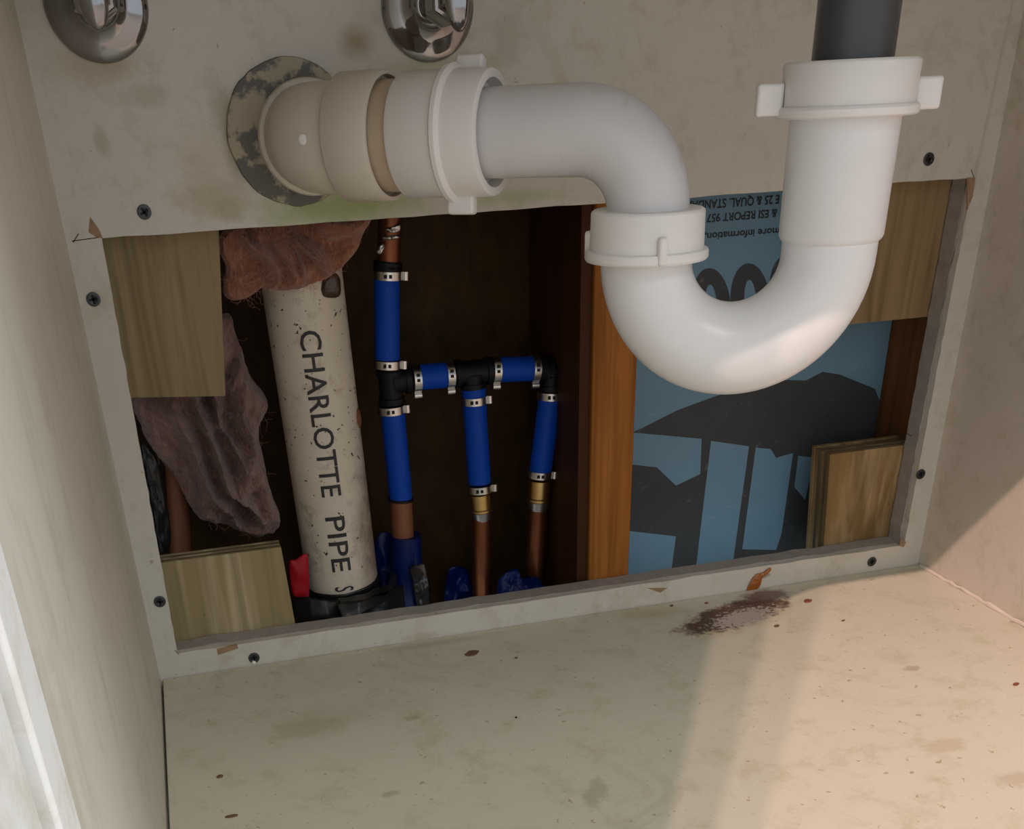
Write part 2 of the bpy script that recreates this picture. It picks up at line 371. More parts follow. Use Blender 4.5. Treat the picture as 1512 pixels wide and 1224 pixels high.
# ------------------------------------------------------------------ studs and foam board
xs0 = P(873, 640, .017).x; xs1 = P(936, 640, .017).x
tag(G().box(xs0, xs1, .0165, .107, -.034, .355).out('wall_stud', M_stud, bevel=.0008), 'orange-brown wooden stud standing between the blue water tubes and the foam board', 'stud')
tag(G().box(xs0-.0065, xs0-.0003, .0195, .107, -.034, .355).out('sister_board', wood_mat('blackish_red_board', (.045, .016, .006), (.07, .026, .01), 20, (1, 1, .05))), 'thin dark reddish board fixed to the left side of the orange-brown stud', 'board')
xr = P(1375, 550, .018).x
tag(G().box(xr, xr+.035, .0165, .107, -.034, .355).out('wall_stud', M_stud_dark, bevel=.0008), 'dark brown wooden stud at the right end of the opening beside the foam board', 'stud')
YB = .062
board = thing('foam_board', 'light blue foam insulation board with dark grey printing behind the trap', 'foam board', ((xs1+xr)/2, YB, -.034))
G().box(xs1+.0006, xr-.0006, YB, YB+.03, -.034, .34).out('board', M_foam, board, bevel=.0006)
def decal(name, pts, mat, lift=.0002, th=.0002):
    q = [P(x, y, YB-lift) for x, y in pts]
    for v in q: v.x = min(max(v.x, xs1+.0008), xr-.0008)
    return G().prism(q, (0, th, 0)).out(name, mat, board)
decal('printed_roof', [(930, 640), (947, 633), (1000, 606), (1060, 584), (1110, 570), (1150, 561), (1190, 562), (1215, 549), (1240, 553), (1292, 574), (1320, 590), (1300, 800), (1180, 830), (900, 880), (900, 640)], M_print)
for pts in ([(900, 637), (938, 639), (1036, 648), (1034, 700), (998, 717), (970, 690), (935, 686), (900, 686)],
            [(1050, 651), (1106, 659), (1082, 832), (1060, 860), (1023, 870), (1027, 844)],
            [(1116, 661), (1138, 663), (1146, 676), (1160, 672), (1171, 669), (1154, 788), (1146, 812), (1096, 811)],
            [(900, 780), (929, 784), (998, 792), (990, 852), (988, 880), (900, 890)],
            [(1179, 673), (1203, 676), (1189, 738), (1173, 719)]):
    decal('unprinted_panel', pts, M_foam, .0004)
def oval(cx, cy, a, b, a2, b2, nm):
    n = 28; V = []; F = []
    for off in (.0002, .0004):
        for A, B in ((a, b), (a2, b2)):
            V += [P(cx+A*math.cos(2*math.pi*i/n)*(1)+.04*B*math.sin(2*math.pi*i/n), cy+B*math.sin(2*math.pi*i/n), YB-off) for i in range(n)]
    for i in range(n):
        j = (i+1) % n
        F += [(i, j, n+j, n+i), (2*n+i, 3*n+i, 3*n+j, 2*n+j), (i, 2*n+i, 2*n+j, j), (n+i, n+j, 3*n+j, 3*n+i)]
    mesh(nm, V, F, M_print, board)
for cx, cy in ((1165, 432), (1108, 445), (1050, 452), (962, 462)): oval(cx, cy, 29, 56, 9, 32, 'printed_digit')
def text_mesh(s, size, bold=.008):
    cu = bpy.data.curves.new('t', 'FONT'); cu.body = s; cu.size = size; cu.resolution_u = 3; cu.extrude = 0; cu.offset = bold
    to = bpy.data.objects.new('t', cu); COL.objects.link(to); bpy.context.view_layer.update()
    me = bpy.data.meshes.new_from_object(to.evaluated_get(bpy.context.evaluated_depsgraph_get()))
    bm = bmesh.new(); bm.from_mesh(me)
    for k in range(-6, 20): bmesh.ops.bisect_plane(bm, geom=bm.verts[:]+bm.edges[:]+bm.faces[:], plane_co=(0, k*size*.055, 0), plane_no=(0, 1, 0))
    bm.to_mesh(me); bm.free()
    v = [x.co.copy() for x in me.vertices]; f = [tuple(p.vertices) for p in me.polygons]
    bpy.data.objects.remove(to); bpy.data.curves.remove(cu); bpy.data.meshes.remove(me); return v, f
for s, px, py, px2, h in (('E 25 & QUAL. STANDARD', 1152, 288, 1005, 13), ('& ESI REPORT 9571 UL', 1148, 309, 1018, 12), ('more information, contact', 1152, 336, 990, 11)):
    v, f = text_mesh(s, 1, .018); wmax = max(p.x for p in v); hmax = .72
    a = P(px, py, YB-.0003); b = P(px2, py, YB-.0003); k = (a.x-b.x)/wmax; kz = (P(px, py, YB).z-P(px, py+h, YB).z)/hmax
    mesh('printed_text', [Vector((a.x-p.x*k, YB-.0003, a.z-p.y*kz)) for p in v], f, M_ink, board)

# ------------------------------------------------------------------ plywood backing blocks
def block(label, x0, x1, z0, z1, mat, th, skew=(0, 0), y0=.0165, n=5, zr=0):
    """front face at y0; skew moves the top right/left corner, zr lifts the right side"""
    t = thing('plywood_block', label, 'plywood', ((x0+x1)/2, y0, z0))
    dl = skew[2] if len(skew) > 2 else 0
    for i in range(n):
        a = y0+th*i/n; b = y0+th*(i+1)/n-.0002; e = random.uniform(0, .0006) if 0 < i < n-1 else 0
        q = [(x0+e, z0+e+dl), (x1-e, z0+e+zr), (x1-e+skew[1], z1-e+zr), (x0+e+skew[0], z1-e)]
        G().prism([(x, a, z) for x, z in q], (0, b-a, 0)).out('ply', mat if i in (0, n-1) else (M_plyedge if i % 2 else mat), t, bevel=.0003)
    return t
q = P(333, 585, .0165); q2 = P(327, 342, .0165); q3 = P(195, 588, .0165)
block('olive plywood block in the upper left corner of the opening', -.002, q.x, q.z, .232, M_plyA, .012, (.012, (q2.x-q.x)*1.07, (q3.z-q.z)*1.4))
a = P(1230, 478, .0165); b = P(1387, 466, .0165)
block('tan plywood block in the upper right corner of the opening behind the trap', a.x, xr-.002, b.z, .236, M_plyB, .012)
a = P(415, 808, .0165); b = P(440, 930, .0165)
block('yellowish plywood block in the lower left corner of the opening', -.004, b.x, -.01, a.z, M_plyC, .0125, (0, a.x-b.x))
a = P(1226, 671, .0165); b = P(1219, 812, .0165); r_ = P(1343, 645, .0165)
block('plywood block with layered edge in the lower right corner of the opening', b.x, r_.x+.012, -.01, a.z, M_plyD, .021, (a.x-b.x, 0), n=6)

# ------------------------------------------------------------------ screws in the panel
def screw(px, py, label, ang):
    c = P(px, py, 0); t = thing('drywall_screw', label, 'screw', c, 'screws round the edge of the back panel')
    R = .0031
    G().lathe(c, (0, -1, 0), [(-.003, .0012), (-.0002, R*.8), (.0002, R), (.0006, R*.97), (.0008, R*.8), (.0005, R*.45), (.0003, .0002)], 24).out('head', M_screw, t, True)
    g = G()
    for k in (0, 1):
        a = ang+k*math.pi/2; u = Vector((math.cos(a), 0, math.sin(a))); v = Vector((-math.sin(a), 0, math.cos(a)))
        g.obb(c+Vector((0, -.0006, 0)), u*R*.62, (0, .0003, 0), v*R*.16)
    g.out('cross_slot', M_hole, t)
for a in ((213, 313, 'grey cross-head screw above the upper left corner of the opening', .5), (138, 442, 'grey cross-head screw left of the olive plywood block', .1),
          (236, 888, 'grey cross-head screw left of the yellowish plywood block', .0), (375, 971, 'grey cross-head screw with chipped white paint below the yellowish plywood block', .05),
          (1371, 235, 'grey cross-head screw above the upper right corner of the opening', .3), (1359, 700, 'grey cross-head screw on the right strip beside the layered plywood block', .4),
          (1287, 829, 'grey cross-head screw on the bottom strip near the right corner', .2)): screw(*a)
c = P(375, 978, -.0007); G().lathe(c, (0, -1, 0), [(-.0002, .0013), (.0004, .0010), (.0006, .0002)], 7).out('paint_fleck', simple('paint_fleck', (.8, .78, .7)), [o for o in bpy.data.objects if o.get('label', '').startswith('grey cross-head screw with chipped')][0])

# ------------------------------------------------------------------ vertical drain pipe with lettering
pt = P(448, 430, .055); pb = P(505, 850, .055); ax = (pb-pt).normalized(); PR = .0212
top = pt-ax*.06; bot = pb+ax*.045
pipe = thing('drain_pipe', 'cream PVC drain pipe with black lettering running down it inside the wall', 'pipe', bot)
G().tube([top+(bot-top)*i/20 for i in range(21)], PR, 40).out('pipe_body', M_pipe, pipe, True)
toC = CAM_LOC-pt; toC.z = 0; e1 = (toC-ax*toC.dot(ax)).normalized(); e2 = ax.cross(e1)
if e2.x < 0: e2 = -e2
def pipe_text(s, s0, s1, h, name, shift=0):
    v, f = text_mesh(s, 1); wmax = max(p.x for p in v); k = (s1-s0)/wmax
    V = []
    for p in v:
        th = ((p.y-.35)*h/.7+shift)/PR
        V.append(pt+ax*(s0+p.x*k)+(e1*math.cos(th)+e2*math.sin(th))*(PR+.00025))
    mesh(name, V, f, M_ink, pipe)
L = (pb-pt).length
def spy(py): return (py-430)/420*L*(1+.00012*(py-850))
pipe_text('CHARLOTTE', spy(472), spy(708), .0108, 'printed_text', .0005)
pipe_text('PIPE', spy(735), spy(822), .0108, 'printed_text', .0005)
pipe_text('S 4', spy(845), spy(868), .0108, 'printed_text', .0005)
q = P(523, 618, .05); pillow('rust_blob', [(q.x-.002, q.z-.005), (q.x+.003, q.z-.004), (q.x+.003, q.z+.005), (q.x-.002, q.z+.005)], .048, .0035, .004, simple('rust', (.16, .06, .02), .7), pipe, .4, 200, 8, 5)
q = P(488, 420, .035); pillow('tar_blob', [(q.x-.005, q.z-.005), (q.x+.004, q.z-.006), (q.x+.005, q.z+.003), (q.x, q.z+.006), (q.x-.004, q.z+.002)], .036, .003, .004, simple('dark_glue', (.05, .025, .012), .3), pipe, .4, 200, 8, 5)

# ------------------------------------------------------------------ insulation
def O(pts, Y): return [(P(x, y, Y).x, P(x, y, Y).z) for x, y in pts]
def batt(label, outline, Y, tf, tb, mat, freq, seed, nf, wisp, cap=.2):
    t = thing('insulation_batt', label, 'insulation', (sum(p[0] for p in outline)/len(outline), Y, min(p[1] for p in outline)))
    pts = []; n = len(outline); per = 14
    for i in range(n):
        p0, p1, p2, p3 = (Vector(outline[(i+k-1) % n]) for k in range(4))
        for j in range(per):
            u_ = j/per; pts.append(.5*((2*p1)+(p2-p0)*u_+(2*p0-5*p1+4*p2-p3)*u_*u_+(3*p1-p0-3*p2+p3)*u_**3))
    c = sum(pts, Vector((0, 0)))/len(pts); N = len(pts); rings = 56; V = []; F = []; so = Vector((seed*3.1, seed*1.3, seed*.7))
    def fold(x, z):
        w_ = Vector((x, 0, z))*freq+so
        w_ = w_+Vector((noise.noise(w_*.7), 0, noise.noise(w_*.7+Vector((9, 0, 0)))))*.9
        a_ = 1-abs(noise.noise(Vector((w_.x*1.5, 0, w_.z*.75))))*2.6        # long soft ridges
        b_ = noise.fractal(w_*1.6, 1, 2, 5)
        return max(-.6, a_)*.62+b_*.38
    for side in (-1, 1):
        for r in range(rings+1):
            q = 1-r/rings if r < rings else .001
            for b in pts:
                e = 1+.035*nz3((b.x, b.y, seed), freq*3)
                xz = c+(b-c)*q*e; h = max(0, 1-q**3.5)**.6
                y = Y+side*(tf if side < 0 else tb)*h*((.35+.95*fold(xz.x, xz.y)) if side < 0 else 1)
                if side < 0 and q < .93: y = min(y, cap)
                V.append(Vector((xz.x, y, xz.y)))
    L_ = (rings+1)*N
    for s_ in (0, 1):
        for r in range(rings):
            for i in range(N):
                j = (i+1) % N; F.append((s_*L_+r*N+i, s_*L_+r*N+j, s_*L_+(r+1)*N+j, s_*L_+(r+1)*N+i))
    for i in range(N): F.append((i, (i+1) % N, L_+(i+1) % N, L_+i))
    mesh('wool', V, F, mat, t, True, 80)
    g = G(); rng = random.Random(seed)
    for k in range(nf):
        r = 4+int(rng.random()*rings*.8); i = rng.randrange(N); p = V[r*N+i].copy()
        d = Vector((rng.uniform(-1, 1), rng.uniform(-.5, .1), rng.uniform(-1, 1))).normalized(); ln = rng.uniform(.005, .011); pp = []
        for m_ in range(8):
            pp.append(p.copy()); d = (d+Vector((rng.uniform(-1, 1), rng.uniform(-.5, .45), rng.uniform(-1, 1)))*.8).normalized(); p += d*ln/7
            p.y = max(p.y, .0175)
        g.tube(pp, .00006, 3, False)
    o = g.out('fibres', wisp, t); o['kind'] = 'stuff'
    return t
M_w1 = simple('pink_fibre', (.40, .21, .15), .9, spec=.1); M_w2 = simple('mauve_fibre', (.24, .14, .12), .9, spec=.1)
batt('pink glass wool wad stuffed above the lettered drain pipe', O([(328, 345), (420, 310), (548, 310), (543, 345), (522, 385), (490, 412), (450, 428), (410, 432), (385, 425), (372, 440), (345, 448), (330, 430), (334, 400)], .026), .035, .019, .014, M_ins1, 40, 2, 420, M_w1, .0315)
batt('mauve-brown glass wool hanging below the olive plywood block', O([(196, 592), (240, 560), (330, 470), (352, 500), (372, 560), (399, 600), (385, 640), (393, 690), (402, 730), (417, 775), (408, 797), (372, 800), (335, 785), (292, 772), (262, 720), (240, 690), (212, 650)], .045), .058, .034, .014, M_ins2, 36, 4, 600, M_w2)
q = P(240, 590, .05)
tag(G().tube([P(258, 640, .075), P(268, 830, .075)], .0062, 20).out('copper_pipe', M_copper2, None, True), 'dull red copper pipe in the dark behind the mauve glass wool', 'pipe')
tag(pillow('plastic_film', O([(208, 660), (228, 670), (246, 740), (252, 800), (236, 812), (222, 740)], .05), .05, .003, .002, M_tape, None, .9, 120, 20, 8, seed=2),
    'thin glossy black plastic film at the far left edge of the opening', 'plastic film')

# ------------------------------------------------------------------ blue water tubes
YW = .062
man = thing('water_manifold', 'blue plastic water tubes with black tees, steel clamps and copper ends', 'water pipes', P(697, 555, YW))
def wp(px, py): return P(px, py, YW)
RT = .0069
def seg(a, b, r, mat, name, s=24, n=6, bow=0):
    a, b = wp(*a), wp(*b); g = G().tube([a.lerp(b, i/n) for i in range(n+1)], r, s); return g.out(name, mat, man, True)
seg((571, 412), (572, 530), RT, M_pex, 'blue_tube')
seg((579, 600), (592, 738), RT, M_pex, 'blue_tube')
seg((610, 558), (668, 553), RT, M_pex, 'blue_tube')
seg((728, 546), (792, 544), RT, M_pex, 'blue_tube')
seg((699, 572), (708, 712), RT, M_pex, 'blue_tube')
seg((813, 582), (798, 696), RT, M_pex, 'blue_tube')
def fitting(paths, name):
    g = G()
    for p in paths:
        q = [wp(*x) for x in p]
        g.tube(q, .0066, 24)
        for e in (q[0], q[-1]): g.lathe(e, (q[-1]-q[0]) if e == q[-1] else (q[0]-q[-1]), [(-.0035, .0062), (-.0034, .0076), (-.0006, .0076), (-.0005, .0062)], 24)
    return g.out(name, M_black, man, True)
fitting([((575, 545), (579, 596)), ((577, 564), (606, 560))], 'tee_fitting')
fitting([((670, 552), (726, 547)), ((697, 550), (699, 574))], 'tee_fitting')
fitting([((794, 545), (815, 544)), ((813, 543), (813, 576))], 'elbow_fitting')
fitting([((573, 385), (572, 402))], 'coupling_fitting')
def clamp(px, py, dx, dy, ear):
    c = wp(px, py); d = (wp(px+dx, py+dy)-c).normalized()
    cl = G().lathe(c, d, [(-.0021, .0066), (-.0021, .0079), (.0021, .0079), (.0021, .0066)], 32).out('clamp', M_steel, man, True)
    perp = d.cross(Vector((0, -1, 0))).normalized()*ear
    e = c+perp*.0085+Vector((0, -.003, 0))
    G().lathe(e-d*.0024, d, [(0, .0010), (.0003, .0020), (.0045, .0020), (.0048, .0010)], 14).out('clamp_ear', M_steel, cl, True)
    g = G(); e = c-perp*.002+Vector((0, -.0078, 0))
    for k in (-1, 1): g.obb(e+perp*.0014*k, perp*.0008, (0, .0003, 0), d*.0009)
    g.out('clamp_window', M_hole, cl)
for a in ((574, 406, 0, 10, 1), (573, 537, 0, 10, 1), (578, 604, 1, 10, 1), (614, 559, 10, -1, -1), (663, 553, 10, -1, -1), (731, 546, 10, -.5, -1), (789, 544, 10, -.3, -1),
          (700, 590, .5, 10, 1), (813, 583, -.5, 10, 1), (708, 720, .5, 10, 1), (797, 699, -1, 10, 1)):
    dx, dy = a[2], a[3]
    c = wp(a[0], a[1]); d = (wp(a[0]+dx, a[1]+dy)-c); pr = d.cross(Vector((0, -1, 0)))
    ear = a[4]
    # vertical tubes carry the ear on their right, horizontal ones below
    ear = (1 if pr.x > 0 else -1) if abs(dy) > abs(dx) else (1 if pr.z < 0 else -1)
    clamp(a[0], a[1], dx, dy, ear)
seg((577, 300), (574, 388), .0062, M_copper, 'copper_stub')
for k, pts in enumerate(([(568, 338), (580, 334), (592, 330), (590, 342), (576, 344)], [(566, 349), (588, 347), (590, 352), (570, 355)], [(556, 372), (562, 360), (568, 362), (563, 376)])):
    pillow('solder_joint', O(pts, YW-.006), YW-.0055, .0016, .004, M_solder, man, .9, 300, 8, 5, seed=20+k)
seg((592, 738), (596, 812), .0066, M_copper2, 'copper_pipe')
G().lathe(wp(592, 737), wp(592, 745)-wp(592, 737), [(-.001, .0066), (-.0008, .0076), (.0006, .0076), (.0008, .0066)], 24).out('black_ring', M_black, man, True)
for a, b, c, d in (((708, 728), (710, 753), (710, 754), (711, 915)), ((797, 708), (795, 738), (795, 740), (785, 900))):
    A, B = wp(*a), wp(*b); u = B-A; l = u.length
    G().lathe(A, u, [(0, .0058), (.0002, .0066), (l*.85, .0066), (l*.9, .0072), (l, .0072), (l+.0004, .006)], 24).out('brass_adapter', M_brass, man, True)
    G().lathe(B, u, [(0, .0056), (.001, .0064), (.003, .0061), (.006, .0057)], 20).out('solder_joint', M_solder, man, True)
    seg(c, d, .0056, M_copper, 'copper_pipe')
# plastic sleeves round the pipes at the bottom
g = G(); v = []
tag(G().tube([P(599, 790, YW), P(600, 830, YW), P(606, 910, YW)], [.0092, .0098, .0105], 20, True).out('pipe_sleeve', M_bluepl, None, True), 'blue plastic sleeve round the leftmost copper pipe next to the lettered pipe', 'pipe sleeve')
tag(pillow('plastic_film', O([(556, 800), (585, 795), (592, 850), (590, 905), (560, 900)], .075), .078, .003, .004, M_bluepl, None, .6, 100, 14, 8, seed=5), 'dark blue plastic film between the lettered pipe and the blue sleeve', 'plastic film')
tag(pillow('plastic_film', O([(664, 845), (690, 842), (697, 862), (726, 878), (726, 905), (664, 905)], .072), .075, .006, .006, M_bluepl, None, 1.0, 120, 22, 8, ridge=.8, seed=8), 'dark blue plastic film bunched round the middle copper pipe', 'plastic film')
tag(pillow('plastic_film', O([(733, 862), (744, 845), (762, 838), (768, 852), (790, 850), (803, 868), (800, 895), (740, 905)], .05), .048, .006, .006, M_bluepl, None, .9, 110, 22, 8, ridge=.5, seed=9), 'crumpled bright blue plastic film in front of the right copper pipe', 'plastic film')
# black plastic and red strip round the foot of the drain pipe
def wrap(name, z0, z1, r0, r1, amp, mat, parent=None, seed=0, rise=0):
    V = []; F = []; n = 72; m = 10
    c0 = pt+ax*(z0); 
    for j in range(m+1):
        t = j/m; r = r0+(r1-r0)*t
        for i in range(n):
            a = 2*math.pi*i/n; k = r*(1+amp*nz3((math.cos(a)*2, math.sin(a)*2, t*3+seed), .9))
            up = rise*max(0, math.sin(a))*(1-t)
            V.append(pt+ax*(z0+(z1-z0)*t-up)+(e1*math.cos(a)+e2*math.sin(a))*k)
    for j in range(m):
        for i in range(n):
            i2 = (i+1) % n; F.append((j*n+i, j*n+i2, (j+1)*n+i2, (j+1)*n+i))
    o = mesh(name, V, F, mat, parent, True, 60); s = o.modifiers.new('thick', 'SOLIDIFY'); s.thickness = .0006; return o
bp = thing('black_plastic_wrap', 'black plastic sheet taped round the foot of the lettered drain pipe', 'plastic sheet', pt+ax*(spy(905)))
def sheet(name, rows, mat, parent=None, amp=.001, freq=90, seed=0, nc=30, nr=6):
    """thin crumpled sheet through rows of (photo x, photo y, depth) points"""
    grid = []
    for row in rows:
        p = [P(*q) for q in row]; n = len(p)-1
        grid.append([p[min(int(t*n), n-1)].lerp(p[min(int(t*n), n-1)+1], t*n-min(int(t*n), n-1)) for t in (i/nc for i in range(nc+1))])
    V = []; F = []
    for k in range(len(grid)-1):
        for j in range(nr+(k == len(grid)-2)):
            for i in range(nc+1):
                v = grid[k][i].lerp(grid[k+1][i], j/nr); w_ = nz3((v.x, seed, v.z), freq)
                V.append(v+Vector((0, w_*amp-abs(noise.noise(Vector((v.x, seed, v.z))*freq*.5))*amp, w_*amp*.4)))
    m_ = len(V)//(nc+1)
    for j in range(m_-1):
        for i in range(nc): F.append((j*(nc+1)+i, j*(nc+1)+i+1, (j+1)*(nc+1)+i+1, (j+1)*(nc+1)+i))
    o = mesh(name, V, F, mat, parent, True, 50); sd_ = o.modifiers.new('thick', 'SOLIDIFY'); sd_.thickness = .0005; return o
wrap('upper_band', spy(857), spy(888), PR+.0006, PR+.0022, .03, M_tape, bp, 1, .002)
wrap('lower_skirt', spy(884), spy(960), PR+.0025, PR+.009, .08, M_tape, bp, 2, .0)
sheet('folded_flap', [[(500, 884, .030), (540, 876, .028), (572, 862, .036), (578, 843, .050)], [(498, 893, .024), (540, 884, .022), (580, 868, .032), (586, 850, .046)], [(500, 898, .027), (540, 890, .026), (582, 874, .036), (587, 862, .048)]], M_tape, bp, .0014, 90, 3)
sheet('crease_flap', [[(496, 890, .024), (530, 886, .022), (570, 876, .028), (594, 862, .040)], [(506, 914, .0175), (530, 906, .0175), (570, 886, .0225), (596, 868, .036)], [(508, 922, .024), (540, 922, .026), (580, 912, .032), (598, 900, .042)]], M_tape, bp, .0012, 110, 5)
sheet('side_sheet', [[(430, 884, .034), (455, 882, .026), (480, 884, .023), (502, 886, .025)], [(432, 905, .030), (460, 903, .022), (485, 905, .020), (506, 912, .024)], [(436, 950, .030), (460, 950, .022), (485, 950, .021), (512, 945, .024)]], M_tape, bp, .0016, 70, 7)
tag(sheet('tape_strip', [[(603, 838, .052), (612, 834, .048), (627, 831, .050)], [(607, 852, .047), (617, 850, .043), (631, 852, .047)], [(612, 880, .047), (622, 880, .044), (635, 884, .049)], [(618, 912, .048), (626, 912, .046), (632, 912, .050)]], M_grtape, None, .0026, 130, 6, 14, 8), 'crumpled grey tape on the front of the blue sleeve', 'tape')
tag(pillow('red_plastic_strip', O([(427, 832), (437, 826), (449, 818), (455, 824), (456, 880), (444, 882), (432, 876)], .034), .034, .002, .002, M_red, None, .5, 90, 12, 8, seed=12), 'bright red plastic scrap between the yellowish plywood block and the lettered pipe', 'plastic scrap')

# ------------------------------------------------------------------ the drain trap
trap = thing('drain_trap', 'white plastic sink trap with slip nuts running from the wall to a dark tailpiece', 'sink trap', (.11, 0, .2522))
ZA = .2520; A = Vector((.1115, -.0335, ZA)); LX, LY = .2228, -.120
u = (Vector((LX, LY, ZA))-A); LEN = u.length; u.normalize(); dn = Vector((0, 0, -1))
def AU(d): return A+u*d
# wall elbow
Rb = .014; c = Vector((A.x, A.y, ZA)); ang = math.acos(Vector((0, -1, 0)).dot(u))
tl = Rb*math.tan(ang/2); s0 = c+Vector((0, tl, 0)); e0 = c+u*tl
cen = s0+(u-Vector((0, -1, 0))*u.dot(Vector((0, -1, 0)))).normalized()*Rb
path = [Vector((A.x, .01, ZA)), Vector((A.x, -.006, ZA)), s0]
for i in range(1, 12):
    t = i/12; v0 = (s0-cen); axr = v0.cross(e0-cen).normalized(); q = Matrix.Rotation(ang*t, 3, axr) @ v0; path.append(cen+q)
path += [e0, AU(.012)]
ELR = .0206
G().tube(path, ELR, 48).out('wall_elbow', M_elb, trap, True)
G().lathe((A.x, .004, ZA), (0, -1, 0), [(0, .0205), (.0005, .0228), (.0085, .0228), (.0095, .0222), (.010, .0205)], 56).out('elbow_rim', M_elb, trap, True)
G().lathe(AU(.0120), u, [(0, .0206), (.0006, .0226), (.0016, .0234), (.0198, .0234), (.0208, .0230), (.0210, .0217), (.0178, .0215), (.0173, .0200), (.0168, .015)], 64).out('elbow_hub', M_elb, trap, True)
n_ = CAM_LOC-A; q = P(447, 206, -.052); dirn = Vector((q.x-A.x, q.y-A.y, 0)).normalized()
G().lathe(Vector((A.x, A.y, q.z))+dirn*.0200, dirn, [(0, .0019), (.0010, .0019), (.0013, .0014), (.0014, .0002)], 18).out('moulding_nub', M_nut, trap, True)
G().tube([AU(.02), AU(.050)], .0200, 48).out('inner_pipe', M_inner, trap, True)
G().lathe(AU(.0405), u, [(0, .018), (.0002, .0217), (.0010, .0223), (.022, .0223), (.0225, .0215), (.023, .018)], 64).out('trap_adapter', M_nut, trap, True)
def lug(c, radial, axis, w, h, t, name, parent, mat=M_nut):
    radial = Vector(radial).normalized(); axis = Vector(axis).normalized(); tg = axis.cross(radial)
    return G().obb(Vector(c), radial*h, tg*t, axis*w).out(name, mat, parent, bevel=.0012, bseg=3)
def slipnut(name, o, axis, prof, mat=M_nut): return G().lathe(o, axis, prof, 72).out(name, mat, trap, True, sharp=35)
nut = slipnut('slip_nut', AU(.0600), u, [(0, .0220), (.0003, .0236), (.001, .0243), (.0028, .0243), (.0036, .0237), (.0042, .0224), (.0170, .0221), (.0180, .0218), (.0185, .0208), (.0183, .0188), (.013, .0182), (.0125, .015)])
up = Vector((0, 0, 1)); sd = u.cross(up).normalized()
sd = sd if sd.y < 0 else -sd
for a in (-1.42, 1.98):
    rd = up*math.sin(a)+sd*math.cos(a)
    lug(AU(.0650)+rd*.0243, rd, u, .0058, .0042, .0026, 'lug', nut)
# trap arm
Ra = .028; apath = [AU(.07)]+[AU(.07+(LEN-Ra-.07)*i/6) for i in range(1, 7)]
cc = AU(LEN-Ra)+dn*Ra
apath += arc(cc, -dn*Ra, u*Ra, 0, math.pi/2, 20)[1:]+[Vector((LX, LY, ZA-Ra-.004)), Vector((LX, LY, .212))]
RTU = .0157
G().tube(apath, RTU, 56).out('trap_arm', M_pvc_arm, trap, True)
# nut on the left leg
zt, zb = .2252, .2072
nl = slipnut('slip_nut', (LX, LY, zt), dn, [(0, .0183), (0, .0208), (.0006, .0216), (.0012, .0218), (.0138, .0221), (.0142, .0236), (.0150, .0240), (.0170, .0240), (.0178, .0234), (.018, .0185)])
for a in (-1.72, .4, 2.5):
    rd = Vector((math.cos(a), math.sin(a), 0)); lug(Vector((LX, LY, .2125))+rd*.0226, rd, dn, .0050, .0022, .0018, 'lug', nl)
# J bend
RX, RY = .2876, -.145; sep = Vector((RX-LX, RY-LY, 0)); RJ = sep.length/2; sj = sep.normalized(); ZC = .2078
cj = Vector(((LX+RX)/2, (LY+RY)/2, ZC))
jp = [Vector((LX, LY, .2085))]+arc(cj, -sj*RJ, dn*RJ, 0, math.pi, 40)+[Vector((RX, RY, .2135))]
G().tube(jp, .0177, 56).out('trap_bend', M_pvc, trap, True)
G().lathe((RX, RY, .2120), (0, 0, 1), [(0, .0178), (.0008, .0186), (.0022, .0193), (.043, .0196), (.045, .0196)], 64).out('trap_socket', M_pvc, trap, True)
nr = slipnut('slip_nut', (RX, RY, .2527), (0, 0, 1), [(0, .0195), (.0002, .0240), (.0008, .0250), (.0030, .0252), (.0038, .0246), (.0042, .0232), (.0165, .0235), (.0172, .0231), (.0176, .0225), (.0174, .0150), (.010, .0142)])
vx = (ROT @ Vector((1, 0, 0))); vx.z = 0; vx.normalize()
for s in (-1, 1): lug(Vector((RX, RY, .2592))+vx*s*.0282, vx*s, (0, 0, 1), .0052, .0048, .0024, 'wing', nr)
G().tube([(RX, RY, .258), (RX, RY, .32), (RX, RY, .44)], .0141, 48).out('tailpiece', M_tail, trap, True)
# grimy flange plate on the wall round the elbow
V = []; F = []; n = 64
fc = P(432, 198, 0)
for y, rr in ((-.0002, 1), (-.0022, .985), (-.0026, .90), (-.0016, .70)):
    for i in range(n):
        a = 2*math.pi*i/n; R_ = .0285*rr*(1+.035*nz3((math.cos(a), math.sin(a), 2), 2.2)); V.append(Vector((fc.x+R_*math.cos(a), y, fc.z+R_*math.sin(a))))
for j in range(3):
    for i in range(n): F.append((j*n+i, j*n+(i+1) % n, (j+1)*n+(i+1) % n, (j+1)*n+i))
F.append(tuple(range(3*n, 4*n)))
tag(mesh('pipe_flange', V, F, M_flange, None, True, 50), 'grimy grey flange plate on the wall round the drain elbow', 'flange')

